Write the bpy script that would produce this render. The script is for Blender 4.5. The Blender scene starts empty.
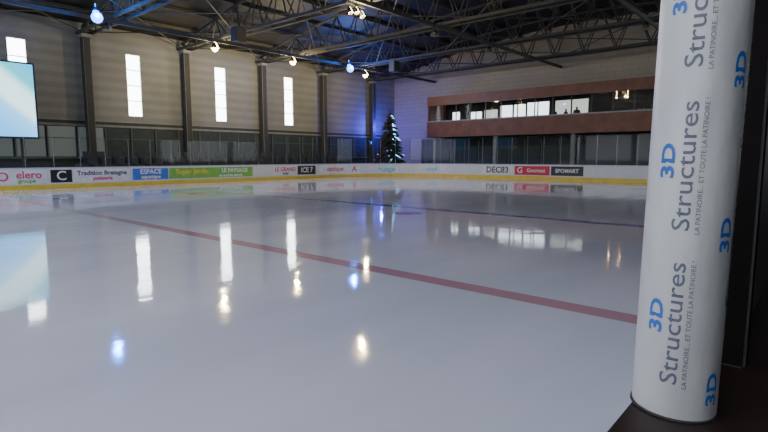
import bpy, bmesh, math, random
from mathutils import Vector, Matrix
random.seed(4)
S = bpy.context.scene
COL = S.collection

# ---------------------------------------------------------------- materials
def nmat(name):
    m = bpy.data.materials.new(name); m.use_nodes = True
    nt = m.node_tree; b = nt.nodes['Principled BSDF']
    return m, nt, b
def N(nt, t, **kw):
    n = nt.nodes.new(t)
    for k, v in kw.items(): setattr(n, k, v)
    return n
def mat(name, col, rough=.6, metal=0., noise=.12, scale=3., spec=.5, bump=0.):
    m, nt, b = nmat(name)
    tc = N(nt, 'ShaderNodeTexCoord'); no = N(nt, 'ShaderNodeTexNoise')
    no.inputs['Scale'].default_value = scale; no.inputs['Detail'].default_value = 5
    nt.links.new(tc.outputs['Object'], no.inputs['Vector'])
    r = N(nt, 'ShaderNodeValToRGB')
    r.color_ramp.elements[0].position = .3; r.color_ramp.elements[1].position = .7
    r.color_ramp.elements[0].color = [c*(1-noise) for c in col]+[1]
    r.color_ramp.elements[1].color = [min(1, c*(1+noise)) for c in col]+[1]
    nt.links.new(no.outputs['Fac'], r.inputs['Fac'])
    nt.links.new(r.outputs['Color'], b.inputs['Base Color'])
    b.inputs['Roughness'].default_value = rough; b.inputs['Metallic'].default_value = metal
    b.inputs['Specular IOR Level'].default_value = spec
    if bump:
        bp = N(nt, 'ShaderNodeBump'); bp.inputs['Strength'].default_value = bump
        nt.links.new(no.outputs['Fac'], bp.inputs['Height']); nt.links.new(bp.outputs[0], b.inputs['Normal'])
    return m
def emat(name, col, st):
    m, nt, b = nmat(name)
    b.inputs['Base Color'].default_value = (.1, .1, .1, 1)
    b.inputs['Emission Color'].default_value = (*col, 1); b.inputs['Emission Strength'].default_value = st
    return m
def glassmat(name, tint=(1, 1, 1), refl=.08, rough=.03):
    m = bpy.data.materials.new(name); m.use_nodes = True; nt = m.node_tree; nt.nodes.clear()
    o = N(nt, 'ShaderNodeOutputMaterial'); mx = N(nt, 'ShaderNodeMixShader')
    t = N(nt, 'ShaderNodeBsdfTransparent'); g = N(nt, 'ShaderNodeBsdfGlossy')
    t.inputs[0].default_value = (*tint, 1); g.inputs['Roughness'].default_value = rough
    mx.inputs[0].default_value = refl
    nt.links.new(t.outputs[0], mx.inputs[1]); nt.links.new(g.outputs[0], mx.inputs[2]); nt.links.new(mx.outputs[0], o.inputs[0])
    return m

def math_(nt, op, a, b=None, clamp=False):
    n = N(nt, 'ShaderNodeMath', operation=op); n.use_clamp = clamp
    for i, v in enumerate((a, b)):
        if v is None: continue
        if isinstance(v, (int, float)): n.inputs[i].default_value = v
        else: nt.links.new(v, n.inputs[i])
    return n.outputs[0]
def mixc(nt, f, a, b):
    n = N(nt, 'ShaderNodeMix', data_type='RGBA')
    nt.links.new(f, n.inputs[0])
    for i, v in ((6, a), (7, b)):
        if isinstance(v, tuple): n.inputs[i].default_value = v
        else: nt.links.new(v, n.inputs[i])
    return n.outputs[2]

CX, CY = 5.22, 14.65      # centre of the rink
def ice_material():
    m, nt, b = nmat('ice')
    tc = N(nt, 'ShaderNodeTexCoord'); sp = N(nt, 'ShaderNodeSeparateXYZ')
    nt.links.new(tc.outputs['Object'], sp.inputs[0])
    x, y = sp.outputs['X'], sp.outputs['Y']
    no = N(nt, 'ShaderNodeTexNoise'); no.inputs['Scale'].default_value = .35; no.inputs['Detail'].default_value = 6
    mp = N(nt, 'ShaderNodeMapping'); mp.inputs['Scale'].default_value = (.35, 1.6, 1)
    nt.links.new(tc.outputs['Object'], mp.inputs[0]); nt.links.new(mp.outputs[0], no.inputs['Vector'])
    r = N(nt, 'ShaderNodeValToRGB')
    r.color_ramp.elements[0].position = .3; r.color_ramp.elements[1].position = .7
    r.color_ramp.elements[0].color = (.60, .62, .755, 1); r.color_ramp.elements[1].color = (.77, .785, .90, 1)
    nt.links.new(no.outputs['Fac'], r.inputs['Fac'])
    col = r.outputs['Color']
    def band(c, w):
        d = math_(nt, 'ABSOLUTE', math_(nt, 'SUBTRACT', x, c))
        return math_(nt, 'LESS_THAN', d, w)
    def dist(cx, cy):
        dx = math_(nt, 'SUBTRACT', x, cx); dy = math_(nt, 'SUBTRACT', y, cy)
        return math_(nt, 'SQRT', math_(nt, 'ADD', math_(nt, 'MULTIPLY', dx, dx), math_(nt, 'MULTIPLY', dy, dy)))
    def ring(cx, cy, R, w):
        return math_(nt, 'LESS_THAN', math_(nt, 'ABSOLUTE', math_(nt, 'SUBTRACT', dist(cx, cy), R)), w)
    def paint(col, f, c, a):
        return mixc(nt, math_(nt, 'MULTIPLY', f, a), col, c)
    # reflection haze put into the colour: line paint fades towards the far half
    haze = N(nt, 'ShaderNodeMapRange'); haze.inputs[1].default_value = 10.; haze.inputs[2].default_value = 17.
    haze.inputs[3].default_value = 1.; haze.inputs[4].default_value = .2; nt.links.new(y, haze.inputs[0]); haze = haze.outputs[0]
    red = (.46, .12, .17, 1); blue = (.05, .10, .55, 1)
    col = paint(col, ring(CX, CY, 4.5, .03), blue, .12)
    col = paint(col, math_(nt, 'MULTIPLY', band(CX+7.25, .19), haze), blue, .85)
    col = paint(col, math_(nt, 'MULTIPLY', band(CX-7.25, .19), haze), blue, .85)
    col = paint(col, math_(nt, 'MULTIPLY', band(CX, .15), haze), red, .70)
    col = paint(col, band(CX+24.6, .035), red, .3)
    for sx in (-1, 1):
        for sy in (-1, 1):
            col = paint(col, math_(nt, 'LESS_THAN', dist(CX+sx*5.9, CY+sy*5.8), .42), red, .9)
            col = paint(col, math_(nt, 'LESS_THAN', dist(CX+sx*18.5, CY+sy*6.7), .3), red, .6)
            col = paint(col, ring(CX+sx*18.5, CY+sy*6.7, 4.5, .03), red, .3)
    nt.links.new(col, b.inputs['Base Color'])
    n2 = N(nt, 'ShaderNodeTexNoise'); n2.inputs['Scale'].default_value = 1.2; n2.inputs['Detail'].default_value = 8
    nt.links.new(mp.outputs[0], n2.inputs['Vector'])
    mr = N(nt, 'ShaderNodeMapRange'); mr.inputs[1].default_value = .35; mr.inputs[2].default_value = .7
    mr.inputs[3].default_value = .015; mr.inputs[4].default_value = .10
    nt.links.new(n2.outputs['Fac'], mr.inputs[0]); nt.links.new(mr.outputs[0], b.inputs['Roughness'])
    b.inputs['IOR'].default_value = 1.5
    n3 = N(nt, 'ShaderNodeTexNoise'); n3.inputs['Scale'].default_value = 2.5; n3.inputs['Detail'].default_value = 5
    nt.links.new(tc.outputs['Object'], n3.inputs['Vector'])
    bp = N(nt, 'ShaderNodeBump'); bp.inputs['Strength'].default_value = .11; bp.inputs['Distance'].default_value = .02
    nt.links.new(n3.outputs['Fac'], bp.inputs['Height']); nt.links.new(bp.outputs[0], b.inputs['Normal'])
    return m

def ribbed(name, col, period=.3, depth=.35, axis='Z', panel=0):
    m, nt, b = nmat(name)
    tc = N(nt, 'ShaderNodeTexCoord'); sp = N(nt, 'ShaderNodeSeparateXYZ'); nt.links.new(tc.outputs['Object'], sp.inputs[0])
    z = sp.outputs[axis]
    w = math_(nt, 'PINGPONG', math_(nt, 'MULTIPLY', z, 1/period), 1.)
    w = math_(nt, 'GREATER_THAN', w, .5)
    no = N(nt, 'ShaderNodeTexNoise'); no.inputs['Scale'].default_value = .5; no.inputs['Detail'].default_value = 5
    nt.links.new(tc.outputs['Object'], no.inputs['Vector'])
    r = N(nt, 'ShaderNodeValToRGB')
    r.color_ramp.elements[0].position = .3; r.color_ramp.elements[1].position = .7
    r.color_ramp.elements[0].color = [c*.85 for c in col]+[1]; r.color_ramp.elements[1].color = [c*1.1 for c in col]+[1]
    nt.links.new(no.outputs['Fac'], r.inputs['Fac'])
    c2 = mixc(nt, math_(nt, 'MULTIPLY', w, depth), r.outputs['Color'], tuple(c*.45 for c in col)+(1,))
    nt.links.new(c2, b.inputs['Base Color']); b.inputs['Roughness'].default_value = .7
    bp = N(nt, 'ShaderNodeBump'); bp.inputs['Strength'].default_value = .4; bp.inputs['Distance'].default_value = .03
    nt.links.new(w, bp.inputs['Height']); nt.links.new(bp.outputs[0], b.inputs['Normal'])
    return m
def blockwall(name, c1, c2, mortar):
    m, nt, b = nmat(name)
    tc = N(nt, 'ShaderNodeTexCoord'); sp = N(nt, 'ShaderNodeSeparateXYZ'); cb = N(nt, 'ShaderNodeCombineXYZ')
    nt.links.new(tc.outputs['Object'], sp.inputs[0]); nt.links.new(sp.outputs['Y'], cb.inputs[0]); nt.links.new(sp.outputs['Z'], cb.inputs[1])
    br = N(nt, 'ShaderNodeTexBrick'); br.inputs['Scale'].default_value = 1
    br.inputs['Brick Width'].default_value = 1.2; br.inputs['Row Height'].default_value = .4; br.inputs['Mortar Size'].default_value = .02
    br.inputs['Color1'].default_value = (*c1, 1); br.inputs['Color2'].default_value = (*c2, 1); br.inputs['Mortar'].default_value = (*mortar, 1)
    nt.links.new(cb.outputs[0], br.inputs['Vector']); nt.links.new(br.outputs['Color'], b.inputs['Base Color'])
    b.inputs['Roughness'].default_value = .8
    return m

M = {}
M['ice'] = ice_material()
M['floor'] = mat('rubber_floor', (.05, .05, .052), .7)
M['ribwall'] = ribbed('ribbed_panel', (.235, .238, .215), .32, .25)
M['plinth'] = mat('plinth_paint', (.04, .045, .043), .8)
M['block'] = blockwall('block_wall', (.34, .30, .225), (.31, .275, .205), (.25, .22, .165))
M['conc'] = mat('concrete', (.21, .215, .20), .8)
M['concdark'] = mat('concrete_dark', (.10, .11, .105), .8)
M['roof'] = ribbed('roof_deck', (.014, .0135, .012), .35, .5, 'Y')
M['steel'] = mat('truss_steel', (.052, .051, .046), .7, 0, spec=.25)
M['dark'] = mat('dark_metal', (.02, .02, .022), .5)
M['alu'] = mat('aluminium', (.22, .23, .24), .5, .3)
M['win'] = emat('window_daylight', (.93, .97, 1.), 12.0)
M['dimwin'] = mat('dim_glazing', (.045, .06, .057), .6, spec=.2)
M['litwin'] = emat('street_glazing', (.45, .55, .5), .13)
M['white'] = mat('board_white', (.60, .62, .66), .35, noise=.04)
M['yellow'] = mat('kick_yellow', (.70, .52, .05), .4)
M['bluecap'] = mat('cap_rail', (.42, .45, .52), .4)
M['glass'] = glassmat('plexiglass', (.93, .96, .96), .015)
M['wood'] = mat('wood_cladding', (.135, .043, .016), .5, noise=.3, scale=1.2)
M['wooddark'] = mat('wood_sill', (.020, .008, .006), .5)
M['text_dark'] = mat('print_grey', (.08, .09, .13), .5)
M['text_blue'] = mat('print_blue', (.015, .10, .38), .5)
M['black'] = mat('ad_black', (.012, .012, .014), .4)
M['red'] = mat('ad_red', (.55, .02, .05), .4)
M['green'] = mat('ad_green', (.16, .42, .05), .4)
M['adblue'] = mat('ad_blue', (.03, .15, .55), .4)
M['cyan'] = mat('ad_cyan', (.12, .5, .6), .4)
M['pink'] = mat('ad_pink', (.6, .05, .2), .4)
M['adwhite'] = mat('ad_white', (.66, .67, .69), .4)

# ---------------------------------------------------------------- mesh builder
class MB:
    def __init__(s): s.bm = bmesh.new(); s.mats = []
    def mi(s, m):
        if m not in s.mats: s.mats.append(m)
        return s.mats.index(m)
    def box(s, x0, x1, y0, y1, z0, z1, m, bev=0):
        n = len(s.bm.faces)
        g = bmesh.ops.create_cube(s.bm, size=1)
        bmesh.ops.scale(s.bm, vec=(abs(x1-x0), abs(y1-y0), abs(z1-z0)), verts=g['verts'])
        bmesh.ops.translate(s.bm, vec=((x0+x1)/2, (y0+y1)/2, (z0+z1)/2), verts=g['verts'])
        if bev:
            ed = list({e for v in g['verts'] for e in v.link_edges})
            bmesh.ops.bevel(s.bm, geom=ed, offset=bev, segments=2, affect='EDGES')
        s.bm.faces.ensure_lookup_table()
        for f in s.bm.faces[n:]: f.material_index = s.mi(m)
    def tube(s, a, b, r, m, seg=8, r2=None, smooth=False):
        a, b = Vector(a), Vector(b); d = b-a
        n = len(s.bm.faces)
        g = bmesh.ops.create_cone(s.bm, cap_ends=True, segments=seg, radius1=r, radius2=r if r2 is None else r2, depth=d.length)
        q = d.to_track_quat('Z', 'Y').to_matrix().to_4x4(); q.translation = (a+b)/2
        bmesh.ops.transform(s.bm, matrix=q, verts=g['verts'])
        s.bm.faces.ensure_lookup_table()
        for f in s.bm.faces[n:]:
            f.material_index = s.mi(m)
            if smooth and len(f.verts) == 4: f.smooth = True
    def ball(s, c, r, m, sz=1.):
        n = len(s.bm.faces)
        g = bmesh.ops.create_uvsphere(s.bm, u_segments=14, v_segments=10, radius=r)
        bmesh.ops.scale(s.bm, vec=(1, 1, sz), verts=g['verts']); bmesh.ops.translate(s.bm, vec=c, verts=g['verts'])
        s.bm.faces.ensure_lookup_table()
        for f in s.bm.faces[n:]: f.material_index = s.mi(m); f.smooth = True
    def quad(s, pts, m):
        f = s.bm.faces.new([s.bm.verts.new(p) for p in pts]); f.material_index = s.mi(m); return f
    def done(s, name, parent=None):
        me = bpy.data.meshes.new(name); s.bm.normal_update(); s.bm.to_mesh(me); s.bm.free()
        for m in s.mats: me.materials.append(M[m] if isinstance(m, str) else m)
        o = bpy.data.objects.new(name, me); COL.objects.link(o)
        if parent: o.parent = parent
        return o
def empty(name, loc=(0, 0, 0)):
    e = bpy.data.objects.new(name, None); e.location = loc; COL.objects.link(e); return e

def text_mesh(txt, size, bold=0.):
    cu = bpy.data.curves.new('t', 'FONT'); cu.body = txt; cu.size = size; cu.align_x = 'CENTER'; cu.align_y = 'CENTER'
    cu.offset = bold; cu.resolution_u = 3
    o = bpy.data.objects.new('t', cu); COL.objects.link(o)
    bpy.context.view_layer.update()
    me = bpy.data.meshes.new_from_object(o.evaluated_get(bpy.context.evaluated_depsgraph_get()))
    bpy.data.objects.remove(o)
    return me

# ---------------------------------------------------------------- room shell
YW, XE, XW_, YN = 37.0, 44.0, -30.0, -5.0
ROOFY0, ROOFH = 16., 2.6
def roofz(y): return 10.1+ROOFH*(1-((y-ROOFY0)/21.)**2)

b = MB(); b.box(XW_, XE, YN, YW, -.5, -.03, 'floor'); b.done('floor')

# rink path (rounded rectangle)
X0, X1, Y0, Y1, R = -23.3, 34.0, .28, 29.0, 8.0
def path_pt(s):
    """s measured from X=0 on the far side, going +X, round the far corner, then -Y"""
    sa = X1-R; arc = R*math.pi/2
    if s <= sa: return Vector((s, Y1, 0)), Vector((0, -1, 0))
    if s <= sa+arc:
        t = (s-sa)/R
        n = Vector((math.sin(t), math.cos(t), 0))
        return Vector((sa, Y1-R, 0))+n*R, -n
    return Vector((X1, Y1-R-(s-sa-arc), 0)), Vector((-1, 0, 0))

def outline(off, full=True):
    pts = []
    for cx, cy, a0 in ((X1-R, Y1-R, 90), (X1-R, Y0+R, 0), (X0+R, Y0+R, -90), (X0+R, Y1-R, -180)):
        for i in range(17):
            a = math.radians(a0-90*i/16)
            pts.append(Vector((cx+(R+off)*math.cos(a), cy+(R+off)*math.sin(a), 0)))
    return pts
# ice
b = MB(); bm = b.bm
pts = outline(0)
vs = [bm.verts.new(p) for p in pts]; f = bm.faces.new(vs); f.material_index = b.mi('ice')
o = b.done('ice_rink_surface')
bm = bmesh.new(); bm.from_mesh(o.data)
for f in bm.faces:
    f.normal_update()
    if f.normal.z < 0: f.normal_flip()
bm.to_mesh(o.data); bm.free()

def ring_band(b, off0, off1, z0, z1, m):
    A, B = outline(off0), outline(off1); n = len(A)
    for i in range(n):
        j = (i+1) % n
        a0, a1, b0, b1 = A[i], A[j], B[i], B[j]
        Z = lambda p, z: (p.x, p.y, z)
        b.quad([Z(a0, z0), Z(a1, z0), Z(a1, z1), Z(a0, z1)], m)
        b.quad([Z(b0, z1), Z(b1, z1), Z(b1, z0), Z(b0, z0)], m)
        b.quad([Z(a0, z1), Z(a1, z1), Z(b1, z1), Z(b0, z1)], m)
        b.quad([Z(a0, z0), Z(b0, z0), Z(b1, z0), Z(a1, z0)], m)
b = MB()
ring_band(b, 0, .1, 0.001, .22, 'yellow')
ring_band(b, .012, .1, .22, 1.0, 'white')
ring_band(b, -.0, .13, 1.0, 1.05, 'bluecap')
b.done('rink_boards')

# glass above boards, far side + corner + end
b = MB()
s = -9.6
svals = []
while s < 59.: svals.append(s); s += 1.2
for i, s in enumerate(svals[:-1]):
    p, n = path_pt(s); q, n2 = path_pt(svals[i+1])
    p = p-n*.06; q = q-n2*.06
    top = 2.5 if s < 20 else 2.95
    b.quad([(p.x, p.y, 1.06), (q.x, q.y, 1.06), (q.x, q.y, top), (p.x, p.y, top)], 'glass')
    b.tube((p.x, p.y, 1.05), (p.x, p.y, top+.02), .022, 'alu', 6)
b.done('rink_glass_screen')

# ads
def ad(s0, s1, bg, texts, z0=.3, z1=.93):
    root = empty('advertising_banner', path_pt((s0+s1)/2)[0])
    L = root.location
    bb = MB(); k = max(1, int((s1-s0)/.4))
    for i in range(k):
        sa = s0+(s1-s0)*i/k; sb = s0+(s1-s0)*(i+1)/k
        p, n = path_pt(sa); q, n2 = path_pt(sb)
        p = p+n*.006-L; q = q+n2*.006-L
        bb.quad([(p.x, p.y, z0), (q.x, q.y, z0), (q.x, q.y, z1), (p.x, p.y, z1)], bg)
    bb.done('panel', root)
    for t, c, size, du, dv in texts:
        me = text_mesh(t, size, .01)
        for v in me.vertices:
            p, n = path_pt((s0+s1)/2+v.co.x+du)
            p = p+n*.016-L
            v.co = Vector((p.x, p.y, (z0+z1)/2+v.co.y+dv))
        me.materials.clear(); me.materials.append(M[c])
        o = bpy.data.objects.new('lettering', me); COL.objects.link(o); o.parent = root
ad(3.6, 5.9, 'adwhite', [('SPORT', 'adblue', .5, 0, 0)])
ad(6.0, 8.0, 'adwhite', [('elero', 'pink', .5, .3, .08), ('groupe', 'green', .25, .2, -.2), ('O', 'pink', .6, -.75, 0)])
ad(8.2, 9.15, 'black', [('C', 'adwhite', .65, 0, 0)])
ad(9.2, 12.0, 'adwhite', [('Tradition Bretagne', 'text_dark', .32, 0, .12), ('patisserie', 'pink', .25, 0, -.16)])
ad(12.15, 14.15, 'adblue', [('ESPACE', 'adwhite', .36, 0, .12), ('aquatique', 'adwhite', .28, 0, -.16)])
ad(14.2, 19.9, 'green', [('Super Jardin', 'yellow', .42, -1.4, .08), ('LE PAYSAGE', 'adwhite', .35, 1.5, .1), ('du lundi au samedi', 'adwhite', .22, 1.2, -.2)])
ad(21.6, 23.6, 'adwhite', [('LE GRAND', 'red', .38, 0, .08), ('hotel', 'text_dark', .25, 0, -.2)])
ad(23.7, 25.4, 'black', [('ICE 7', 'adwhite', .5, 0, 0)])
ad(25.8, 29.6, 'adwhite', [('optique', 'red', .5, -.4, .05), ('A', 'red', .6, 1.3, 0)])
ad(30.2, 33.2, 'adwhite', [('nuage', 'cyan', .6, 0, 0)])
ad(34., 36.6, 'adwhite', [('cloud', 'cyan', .45, 0, 0)])
ad(39.6, 42.2, 'adwhite', [('DEC83', 'black', .62, 0, 0)])
ad(42.3, 44.9, 'red', [('G', 'adwhite', .6, -.9, 0), ('Gourmet', 'adwhite', .36, .3, 0)])
ad(45.0, 47.2, 'black', [('SPOMART', 'adwhite', .36, 0, 0)])

# far long wall with slit windows
WX = [2.5, 9.2, 15.95, 22.65, 29.4]; WW = .52; WZ0, WZ1 = 4.35, 8.6
b = MB()
TOP = 10.1
b.box(XW_, XE+.3, YW, YW+.3, 3.9, WZ0, 'ribwall'); b.box(XW_, XE+.3, YW, YW+.3, WZ1, TOP, 'ribwall')
b.box(XW_, XE+.3, YW, YW+.3, -.03, 3.9, 'plinth')
xs = [XW_]+[v for w in WX for v in (w-WW, w+WW)]+[XE+.3]
for i in range(0, len(xs), 2): b.box(xs[i], xs[i+1], YW, YW+.3, WZ0, WZ1, 'ribwall')
b.done('wall_far')
for i, w in enumerate(WX):
    b = MB()
    b.box(w-WW+.06, w+WW-.06, YW+.12, YW+.14, WZ0+.06, WZ1-.06, 'win')
    for x in (w-WW, w+WW-.06): b.box(x, x+.06, YW+.02, YW+.2, WZ0, WZ1, 'alu')
    for k in range(5):
        z = WZ0+(WZ1-WZ0-.05)*k/4; b.box(w-WW+.06, w+WW-.06, YW+.04, YW+.16, z, z+.05, 'alu')
    b.done('window_%d' % (i+1))
# lower ribbon glazing
b = MB()
x = -10.; k = 0
while x < 42:
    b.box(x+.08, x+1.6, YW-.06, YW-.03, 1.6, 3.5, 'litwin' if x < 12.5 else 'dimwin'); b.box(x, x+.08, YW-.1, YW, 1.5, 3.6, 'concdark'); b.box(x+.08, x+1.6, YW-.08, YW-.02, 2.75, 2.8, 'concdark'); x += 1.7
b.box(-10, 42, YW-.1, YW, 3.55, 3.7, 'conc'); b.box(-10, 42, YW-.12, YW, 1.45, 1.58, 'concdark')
b.done('window_6')
# columns
COLX = [-14.3, -7.5, -.7, 6.0, 12.8, 19.5, 26.3, 33.1, 39.9]
for x in COLX:
    b = MB(); b.box(x-.22, x+.22, YW-.75, YW-.2, -.03, 9.3, 'conc', .03); b.box(x-.3, x+.3, YW-.85, YW-.12, 9.1, 9.3, 'steel'); b.done('column')

# end wall
b = MB(); n = 24
for i in range(n):
    y0 = YN+(YW+.3-YN)*i/n; y1 = YN+(YW+.3-YN)*(i+1)/n
    b.quad([(XE, y1, -.03), (XE, y0, -.03), (XE, y0, roofz(y0)), (XE, y1, roofz(y1))], 'block')
    b.quad([(XE+.3, y0, -.03), (XE+.3, y1, -.03), (XE+.3, y1, roofz(y1)), (XE+.3, y0, roofz(y0))], 'block')
b.done('wall_end')
# near wall: sill, head and piers (large unseen openings added to let daylight in)
b = MB(); b.box(XW_, XE, YN-.3, YN, -.03, 1.0, 'plinth'); b.box(XW_, XE, YN-.3, YN, 8.6, roofz(YN), 'ribwall')
for x in COLX: b.box(x-.4, x+.4, YN-.3, YN, 1., 8.6, 'conc')
b.box(-7.5, 30, YN-.3, YN, 1., 8.6, 'plinth')  # unseen infill, added to cut the light reaching the pillar
b.done('wall_near')
b = MB(); b.box(XW_-.3, XW_, YN, YW, -.03, 1.0, 'plinth'); b.box(XW_-.3, XW_, YN, YW, 8.6, 10, 'ribwall')  # unseen west side, left open between piers as added daylight fill
for y in (0, 9, 18, 27, 36): b.box(XW_-.3, XW_, y-.4, y+.4, 1., 8.6, 'conc')
b.done('wall_west')
# ceiling (with a big unseen opening added over the west half, lighting the ice)
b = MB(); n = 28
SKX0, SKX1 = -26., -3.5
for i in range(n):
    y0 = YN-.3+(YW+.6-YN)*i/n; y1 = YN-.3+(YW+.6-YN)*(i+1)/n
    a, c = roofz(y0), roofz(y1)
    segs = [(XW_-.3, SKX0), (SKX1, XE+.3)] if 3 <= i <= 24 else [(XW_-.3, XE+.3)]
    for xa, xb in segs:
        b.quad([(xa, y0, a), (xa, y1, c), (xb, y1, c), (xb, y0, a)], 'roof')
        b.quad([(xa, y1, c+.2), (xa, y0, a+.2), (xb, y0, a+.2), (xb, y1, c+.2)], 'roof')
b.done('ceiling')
# trusses
BZ = 9.4
TY = [YN+.2+i*(YW-.4-YN)/18 for i in range(19)]
for x in COLX:
    b = MB()
    for dx in (-.35, .35):
        b.box(x+dx-.07, x+dx+.07, YN+.1, YW-.1, BZ-.08, BZ+.08, 'steel')
    for i in range(18):
        y0, y1 = TY[i], TY[i+1]; z0, z1 = roofz(y0)-.35, roofz(y1)-.35
        b.tube((x, y0, z0), (x, y1, z1), .11, 'steel', 6)
        ym = (y0+y1)/2
        for dx in (-.35, .35):
            b.tube((x+dx, ym, BZ), (x, y0, z0), .045, 'steel', 5); b.tube((x+dx, ym, BZ), (x, y1, z1), .045, 'steel', 5)
        b.tube((x-.35, ym, BZ), (x+.35, ym, BZ), .035, 'steel', 5)
    b.done('roof_truss')
# purlins and bracing
b = MB()
for y in [YN+1+i*2.6 for i in range(16)]:
    z = roofz(y)-.14; b.box(XW_+.1, XE-.1, y-.06, y+.06, z-.1, z+.1, 'steel')
b.done('roof_purlins')
b = MB()
for i in range(2, len(COLX)-1):
    xa, xb = COLX[i], COLX[i+1]
    for j in range(0, 18, 3):
        ya, yb = TY[j], TY[j+3]
        b.tube((xa, ya, BZ+.1), (xb, yb, BZ+.1), .035, 'steel', 5); b.tube((xa, yb, BZ+.1), (xb, ya, BZ+.1), .035, 'steel', 5)
for y in (8.5, 18.2, 31.4):
    b.box(XW_+1, XE-.1, y-.06, y+.06, BZ-.3, BZ-.1, 'steel')
b.done('roof_bracing')

# ---------------------------------------------------------------- lamps
M['lampwarm'] = emat('lamp_warm', (1, .66, .24), 26.)
M['lampcold'] = emat('lamp_off', (.3, .3, .27), .05)
M['lampblue'] = emat('lamp_blue', (.004, .16, 1.), 12.)
def highbay(x, y, z, on, power=0):
    b = MB()
    b.tube((x, y, z+.1), (x, y, z+.45), .26, 'dark', 16, r2=.1, smooth=True)
    b.tube((x, y, z+.45), (x, y, BZ-.2), .02, 'dark', 6)
    if on: b.ball((x, y, z+.07), .2, 'lampwarm', .9)
    else: b.tube((x, y, z+.08), (x, y, z+.12), .2, 'lampcold', 16)
    o = b.done('high_bay_lamp')
    if on:
        l = bpy.data.lights.new('bulb', 'POINT'); l.energy = power; l.color = (1, .80, .45); l.shadow_soft_size = .12
        lo = bpy.data.objects.new('bulb', l); lo.location = (x, y, z-.3); COL.objects.link(lo); lo.parent = o
highbay(18.9, 31.4, 8.6, True, 900)
highbay(25.4, 31.4, 8.6, True, 900)
highbay(33.6, 31.6, 8.6, True, 500)
for x, y in ((12.2, 31.4), (5.5, 31.4), (32, 18.4), (25.6, 18.4), (12.2, 18.4), (32, 8.5)):
    highbay(x, y, 8.6, False)
b = MB()  # triple spotlight cluster
for dx, dz in ((-.45, 0), (0, .1), (.4, -.02)):
    b.tube((19.2+dx, 18.6, 8.65+dz), (19.2+dx, 18.75, 8.95+dz), .13, 'dark', 12, r2=.08)
    b.tube((19.2+dx, 18.585, 8.62+dz), (19.2+dx, 18.6, 8.65+dz), .11, 'lampwarm', 12)
    b.tube((19.2+dx, 18.7, 8.9+dz), (19.2+dx, 18.7, 9.15), .02, 'dark', 6)
b.box(18.5, 19.9, 18.65, 18.75, 9.1, 9.2, 'steel')
o = b.done('spotlight_cluster')
l = bpy.data.lights.new('bulb', 'POINT'); l.energy = 900; l.color = (1, .80, .45); l.shadow_soft_size = .12
lo = bpy.data.objects.new('bulb', l); lo.location = (19.2, 18.4, 8.4); COL.objects.link(lo); lo.parent = o
def bluespot(x, y, z, p):
    b = MB(); b.tube((x, y, z), (x, y+.1, z+.3), .17, 'lampblue', 12, r2=.14); b.ball((x, y-.03, z-.02), .28, 'lampblue'); b.tube((x, y+.1, z+.3), (x, y+.15, z+.5), .18, 'dark', 12, r2=.1)
    b.tube((x, y+.12, z+.45), (x, y+.12, BZ+.05), .025, 'dark', 6)
    o = b.done('blue_stage_spotlight')
    l = bpy.data.lights.new('beam', 'POINT'); l.energy = p; l.color = (.01, .18, 1); l.shadow_soft_size = .15
    lo = bpy.data.objects.new('beam', l); lo.location = (x-.1, y-.42, z+.1); COL.objects.link(lo); lo.parent = o
bluespot(10.9, 29.3, 8.75, 1000); bluespot(30.5, 30.4, 8.75, 1200)
# loudspeakers
def speaker(x, y, z):
    b = MB(); b.box(x-.35, x+.35, y-.3, y+.3, z, z+.8, 'dark', .05); b.tube((x, y-.31, z+.3), (x, y-.29, z+.3), .24, 'black', 16)
    b.tube((x, y, z+.8), (x, y, roofz(y)-.03), .03, 'dark', 6); b.done('loudspeaker')
speaker(17.5, 26.5, 8.2); speaker(31.5, 26.5, 8.2)

# video screen
def screen_material():
    m, nt, bs = nmat('video_image')
    tc = N(nt, 'ShaderNodeTexCoord'); sp = N(nt, 'ShaderNodeSeparateXYZ'); nt.links.new(tc.outputs['Object'], sp.inputs[0])
    u = math_(nt, 'ADD', math_(nt, 'MULTIPLY', sp.outputs['X'], .9), math_(nt, 'MULTIPLY', sp.outputs['Z'], 1.))
    r = N(nt, 'ShaderNodeValToRGB'); e = r.color_ramp.elements
    e[0].color = (.9, .3, .1, 1); e[0].position = .0; e[1].color = (.05, .35, .9, 1); e[1].position = 1
    for p, c in ((.4, (.9, .35, .15, 1)), (.46, (.05, .35, .8, 1)), (.66, (.10, .45, .95, 1)), (.74, (.2, .6, 1, 1)), (.77, (.7, .95, 1, 1)), (.84, (.6, .93, 1, 1)), (.88, (.06, .5, .6, 1))):
        x = e.new(p); x.color = c
    nt.links.new(math_(nt, 'DIVIDE', u, 15.), r.inputs['Fac'])
    nt.links.new(r.outputs['Color'], bs.inputs['Emission Color']); bs.inputs['Emission Strength'].default_value = 2.4
    bs.inputs['Roughness'].default_value = .6; bs.inputs['Base Color'].default_value = (.03, .03, .03, 1)
    return m
M['video'] = screen_material()
b = MB(); b.box(2.7, 8.95, 33.0, 33.2, 2.55, 6.6, 'dark', .03); b.quad([(2.8, 32.99, 2.65), (8.85, 32.99, 2.65), (8.85, 32.99, 6.5), (2.8, 32.99, 6.5)], 'video')
for x in (3.5, 8.2):
    b.box(x-.08, x+.08, 33.2, 33.4, -.03, 6.3, 'steel'); b.box(x-.1, x+.1, 33.1, 34.2, -.03, .1, 'steel')
b.done('video_screen')

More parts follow.
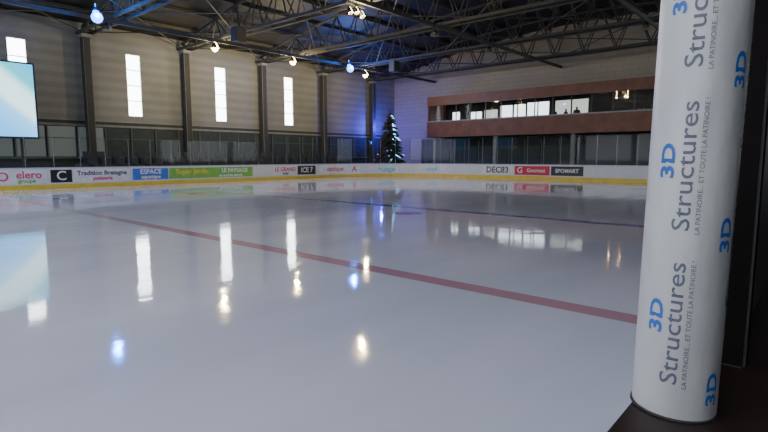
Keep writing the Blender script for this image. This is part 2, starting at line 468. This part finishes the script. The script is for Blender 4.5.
# stands on far side
b = MB()
for k in range(3):
    b.box(11, 32, 31.6+k*.9, 34.3, -.03+k*.4 if k else -.03, .35+k*.4, 'plinth')
    for i in range(26):
        x = 11.4+i*.8
        b.box(x, x+.45, 31.9+k*.9, 32.25+k*.9, .35+k*.4, .42+k*.4+.33, 'dark', .03); b.box(x, x+.45, 32.2+k*.9, 32.27+k*.9, .7+k*.4, 1.1+k*.4, 'dark')
b.done('spectator_stand')

# ---------------------------------------------------------------- mezzanine
MX = 41.0; MY1 = 30.2; MY0 = -1.0
M['mezzint'] = mat('mezz_interior', (.02, .018, .016), .7)
M['mezzwin'] = emat('mezz_daylight', (.85, .93, 1), 3.)
M['mezzcream'] = emat('mezz_backlight', (.8, .85, .75), .9)
root = empty('mezzanine_lounge', (MX, MY1/2, 3.45))
def fix(o):
    o.parent = root; o.matrix_parent_inverse = Matrix.Translation(-root.location)
    return o
b = MB()
b.box(MX, XE-.01, MY0, MY1, 3.45, 3.85, 'mezzint')
b.box(MX-.12, MX, MY0, MY1, 3.45, 4.95, 'wood'); b.box(MX-.02, XE-.01, MY1-.15, MY1, 3.45, 7.3, 'wood')
b.box(MX-.12, MX, MY0, MY1, 6.45, 7.3, 'wood'); b.box(MX, XE-.01, MY0, MY1, 7.1, 7.3, 'mezzint')
b.box(XE-.12, XE-.02, MY0, MY1-.15, 3.85, 7.1, 'mezzint')
b.box(MX-.16, MX-.1, MY0, MY1, 4.9, 5.0, 'alu')
y = MY1-.2
while y > 0:
    b.box(MX-.08, MX-.02, y-.04, y+.04, 4.95, 6.45, 'dark'); y -= 1.55
# daylight panes on back wall
for ya, yb, m, z0, z1 in ((29.2, 28.4, 'mezzwin', 5.0, 6.0), (27.2, 25.9, 'mezzwin', 4.9, 5.9), (25.6, 24.2, 'mezzcream', 5, 6), (23.9, 22.7, 'mezzwin', 4.9, 6.3), (22.5, 21.4, 'mezzwin', 5, 6.3), (21.2, 19.2, 'mezzwin', 5.1, 6.4), (18.6, 15.8, 'mezzcream', 4.6, 6.4)):
    b.box(XE-.16, XE-.12, yb, ya, z0, z1, m)
for y in (20.2, 28, 26.5, 17.2): b.box(XE-.2, XE-.16, y-.05, y+.05, 4.8, 6.5, 'dark')
b.quad([(MX-.05, MY0, 5.), (MX-.05, MY1, 5.), (MX-.05, MY1, 6.45), (MX-.05, MY0, 6.45)], 'glass')
for y in (2, 9, 16, 23, 29.6): b.box(MX+.3, MX+.6, y-.15, y+.15, -.03, 3.45, 'conc')
fix(b.done('structure'))
for y in (13.0, 12.2):
    b = MB(); b.ball((42, y, 6.1), .05, 'lampwarm'); b.tube((42, y, 6.13), (42, y, 6.25), .12, 'dark', 10, r2=.04); b.tube((42, y, 6.22), (42, y, 7.1), .012, 'dark', 5); fix(b.done('pendant_light'))
# glazed doors / dark lobby below
b = MB(); b.box(XE-.3, XE-.02, MY0, 33, -.03, 3.4, 'mezzint')
y = 32.5
while y > 0:
    b.box(XE-.36, XE-.3, y-1.5, y-.1, .9, 2.6, 'dimwin'); b.box(XE-.38, XE-.3, y-.1, y, 0, 3.2, 'concdark'); y -= 1.6
b.done('lobby_glazing')

# people in the lounge
M['cloth'] = mat('clothing', (.03, .03, .04), .8)
def person(x, y, z, h=1.72, yaw=0.):
    k = h/1.72
    V = [(0, 0, .95, .14), (0, 0, 1.15, .13), (0, 0, 1.36, .16), (0, 0, 1.47, .07), (0, 0, 1.54, .065), (0, .0, 1.63, .095), (0, 0, 1.70, .06),
         (0, .19, 1.40, .062), (.02, .24, 1.12, .045), (.12, .2, .9, .035), (.15, .19, .82, .03),
         (0, -.19, 1.40, .062), (.02, -.24, 1.12, .045), (.1, -.21, .88, .035), (.12, -.2, .8, .03),
         (0, .1, .86, .09), (.02, .11, .48, .06), (0, .11, .08, .045), (.14, .12, .04, .035),
         (0, -.1, .86, .09), (.02, -.11, .48, .06), (0, -.11, .08, .045), (.14, -.12, .04, .035)]
    E = [(0, 1), (1, 2), (2, 3), (3, 4), (4, 5), (5, 6), (2, 7), (7, 8), (8, 9), (9, 10), (2, 11), (11, 12), (12, 13), (13, 14), (0, 15), (15, 16), (16, 17), (17, 18), (0, 19), (19, 20), (20, 21), (21, 22)]
    me = bpy.data.meshes.new('person'); me.from_pydata([(a*k, b_*k, c*k) for a, b_, c, r in V], E, [])
    o = bpy.data.objects.new('person', me); COL.objects.link(o); me.materials.append(M['cloth'])
    md = o.modifiers.new('skin', 'SKIN'); md.use_smooth_shade = True
    for i, (a, b_, c, r) in enumerate(V): me.skin_vertices[0].data[i].radius = (r*k, r*k)
    me.skin_vertices[0].data[0].use_root = True
    o.modifiers.new('sub', 'SUBSURF').levels = 1
    o.location = (x, y, z); o.rotation_euler = (0, 0, yaw)
for y, yw, h in ((18.0, 3.1, 1.75), (17.0, 2.6, 1.68), (16.1, 3.4, 1.8)): person(42.2, y, 3.85, h, yw)

# ---------------------------------------------------------------- christmas tree
M['fir'] = mat('fir_needles', (.025, .05, .035), .9, noise=.5, scale=8, spec=.1)
M['trunk'] = mat('bark', (.05, .03, .02), .9)
M['fairy'] = emat('fairy_lights', (.25, .5, 1), 5)
def tree(x, y, H):
    b = MB(); b.tube((x, y, -.03), (x, y, H*.95), .1, 'trunk', 8, r2=.02); b.tube((x, y, -.03), (x, y, .35), .35, 'dark', 12, r2=.42)
    n = 34
    for i in range(n):
        z = .6+(H-.8)*i/n; rr = 1.6*(1-(z/H))**.75+.12
        k = int(7+14*(1-z/H))
        for j in range(k):
            a = random.random()*6.283; L = rr*(.75+.35*random.random())
            tip = Vector((x+L*math.cos(a), y+L*math.sin(a), z-.25*L+.1*random.random()))
            base = Vector((x, y, z+.12)); mid = (base+tip)/2
            b.tube(base, tip, .13, 'fir', 4, r2=.01)
            sd = Vector((-math.sin(a), math.cos(a), 0))*L*.28
            b.tube(mid, tip+sd, .08, 'fir', 4, r2=.01); b.tube(mid, tip-sd, .08, 'fir', 4, r2=.01)
            if random.random() < .12:
                t = tip; b.box(t.x-.02, t.x+.02, t.y-.02, t.y+.02, t.z-.02, t.z+.02, 'fairy')
    b.tube((x, y, H-.3), (x, y, H+.15), .07, 'fir', 6, r2=.005)
    b.done('christmas_tree')
tree(37.4, 32.0, 5.9)
b = MB(); gx, gy = 39.2, 36.2
b.tube((gx, gy, -.03), (gx, gy, 2.9), .05, 'dark', 12); b.tube((gx, gy, 2.9), (gx, gy, 3.15), .12, 'dark', 12); b.tube((gx, gy, 3.15), (gx, gy, 3.17), .11, 'lampblue', 12)
b.tube((gx, gy, -.03), (gx, gy, .02), .3, 'dark', 16)
o = b.done('blue_uplight')
l = bpy.data.lights.new('glow', 'POINT'); l.energy = 900; l.color = (.05, .06, 1); l.shadow_soft_size = .1
lo = bpy.data.objects.new('glow', l); lo.location = (gx+.9, gy-.75, 4.6); COL.objects.link(lo); lo.parent = o

# ---------------------------------------------------------------- near side: sill, pillar, glass
SZ = 1.06
b = MB(); b.box(-4, 20, -.02, .272, 1.0525, SZ+.012, 'wooddark', .004); b.done('wooden_sill')
SZ += .012
PX, PY, PR, PH = 1.105, .206, .0735, 3.2
m, nt, bs = nmat('pillar_wrap')
no = N(nt, 'ShaderNodeTexNoise'); no.inputs['Scale'].default_value = 9; no.inputs['Detail'].default_value = 4; tc = N(nt, 'ShaderNodeTexCoord')
mp = N(nt, 'ShaderNodeMapping'); mp.inputs['Scale'].default_value = (1, 1, .5); nt.links.new(tc.outputs['Object'], mp.inputs[0]); nt.links.new(mp.outputs[0], no.inputs['Vector'])
r = N(nt, 'ShaderNodeValToRGB'); r.color_ramp.elements[0].position = .3; r.color_ramp.elements[1].position = .7
r.color_ramp.elements[0].color = (.39, .39, .385, 1); r.color_ramp.elements[1].color = (.48, .475, .465, 1)
nt.links.new(no.outputs['Fac'], r.inputs['Fac']); nt.links.new(r.outputs['Color'], bs.inputs['Base Color']); bs.inputs['Roughness'].default_value = .35
bp = N(nt, 'ShaderNodeBump'); bp.inputs['Strength'].default_value = .6; bp.inputs['Distance'].default_value = .015
nt.links.new(no.outputs['Fac'], bp.inputs['Height']); nt.links.new(bp.outputs[0], bs.inputs['Normal'])
M['wrap'] = m
root2 = empty('wrapped_pillar', (PX, PY, SZ))
b = MB()
prof = [(0, PR*.96), (.006, PR), (.6, PR), (1.2, PR*1.0), (PH, PR)]
seg = 64
for i in range(len(prof)-1):
    for j in range(seg):
        a0, a1 = 2*math.pi*j/seg, 2*math.pi*(j+1)/seg
        (z0, r0), (z1, r1) = prof[i], prof[i+1]
        f = b.quad([(r0*math.cos(a0), r0*math.sin(a0), z0), (r0*math.cos(a1), r0*math.sin(a1), z0), (r1*math.cos(a1), r1*math.sin(a1), z1), (r1*math.cos(a0), r1*math.sin(a0), z1)], 'wrap'); f.smooth = True
bmesh.ops.remove_doubles(b.bm, verts=b.bm.verts, dist=1e-5)
b.done('padding', root2)
b = MB(); b.tube((0, 0, 0), (0, 0, .003), PR+.003, 'dark', 32); b.tube((0, 0, .0), (0, 0, PH), .05, 'steel', 16); b.done('core', root2)
aface = math.atan2(-PY, -PX)
def wrap_text(t, size, u0, arc, col, bold=0, sy=.8, sx=1.):
    me = text_mesh(t, size, bold)
    for v in me.vertices:
        z = u0+v.co.x*sx; c = arc+v.co.y*sy          # arc: metres to the left round the pillar
        a = aface-c/PR
        rr = PR*1.004+.0006
        v.co = Vector((rr*math.cos(a), rr*math.sin(a), z))
    me.materials.clear(); me.materials.append(M[col])
    o = bpy.data.objects.new('print', me); COL.objects.link(o); o.parent = root2
PER = .287
for k in range(9):
    z = .183+PER*k
    wrap_text('3D', .052, z+.01, .040, 'text_blue', .0016, .66)
    wrap_text('Structures', .055, z, .010, 'text_dark', .0003, .74)
    wrap_text('LA PATINOIRE... ET TOUTE LA PATINOIRE !', .0125, z, -.015, 'text_dark', 0, .9)
    z2 = z-.14
    if z2 > -.1:
        wrap_text('3D', .052, z2+.02, -.070, 'text_blue', .0016, .66)
        if z2 > .1: wrap_text('Structures', .055, z2, -.102, 'text_dark', 0, .68)
root2.rotation_euler = (math.radians(.6), math.radians(.8), 0)
M['tint'] = mat('tinted_screen', (.010, .008, .008), .9, noise=.4, scale=1.5, spec=.05)
M['darkpost'] = mat('stanchion', (.03, .027, .027), .5)
b = MB(); b.box(1.40, 1.46, .12, .22, SZ, 3.6, 'darkpost', .005)
for i in range(8):
    x = 1.46+i*1.5; b.box(x, x+1.46, .16, .18, SZ, 3.6, 'tint'); b.box(x+1.46, x+1.5, .14, .2, SZ, 3.6, 'darkpost')
b.done('tinted_bench_screen')

# ---------------------------------------------------------------- world, camera
w = bpy.data.worlds.new('World'); S.world = w; w.use_nodes = True
bg = w.node_tree.nodes['Background']; bg.inputs[0].default_value = (.85, .90, 1, 1); bg.inputs[1].default_value = 4.4
cam = bpy.data.cameras.new('Camera'); co = bpy.data.objects.new('Camera', cam); COL.objects.link(co)
cam.lens = 24; cam.sensor_width = 36; cam.clip_start = .05; cam.clip_end = 300
co.location = (0, 0, 1.56)
co.rotation_euler = (math.radians(90-6.57), 0, -math.radians(48.8))
S.camera = co
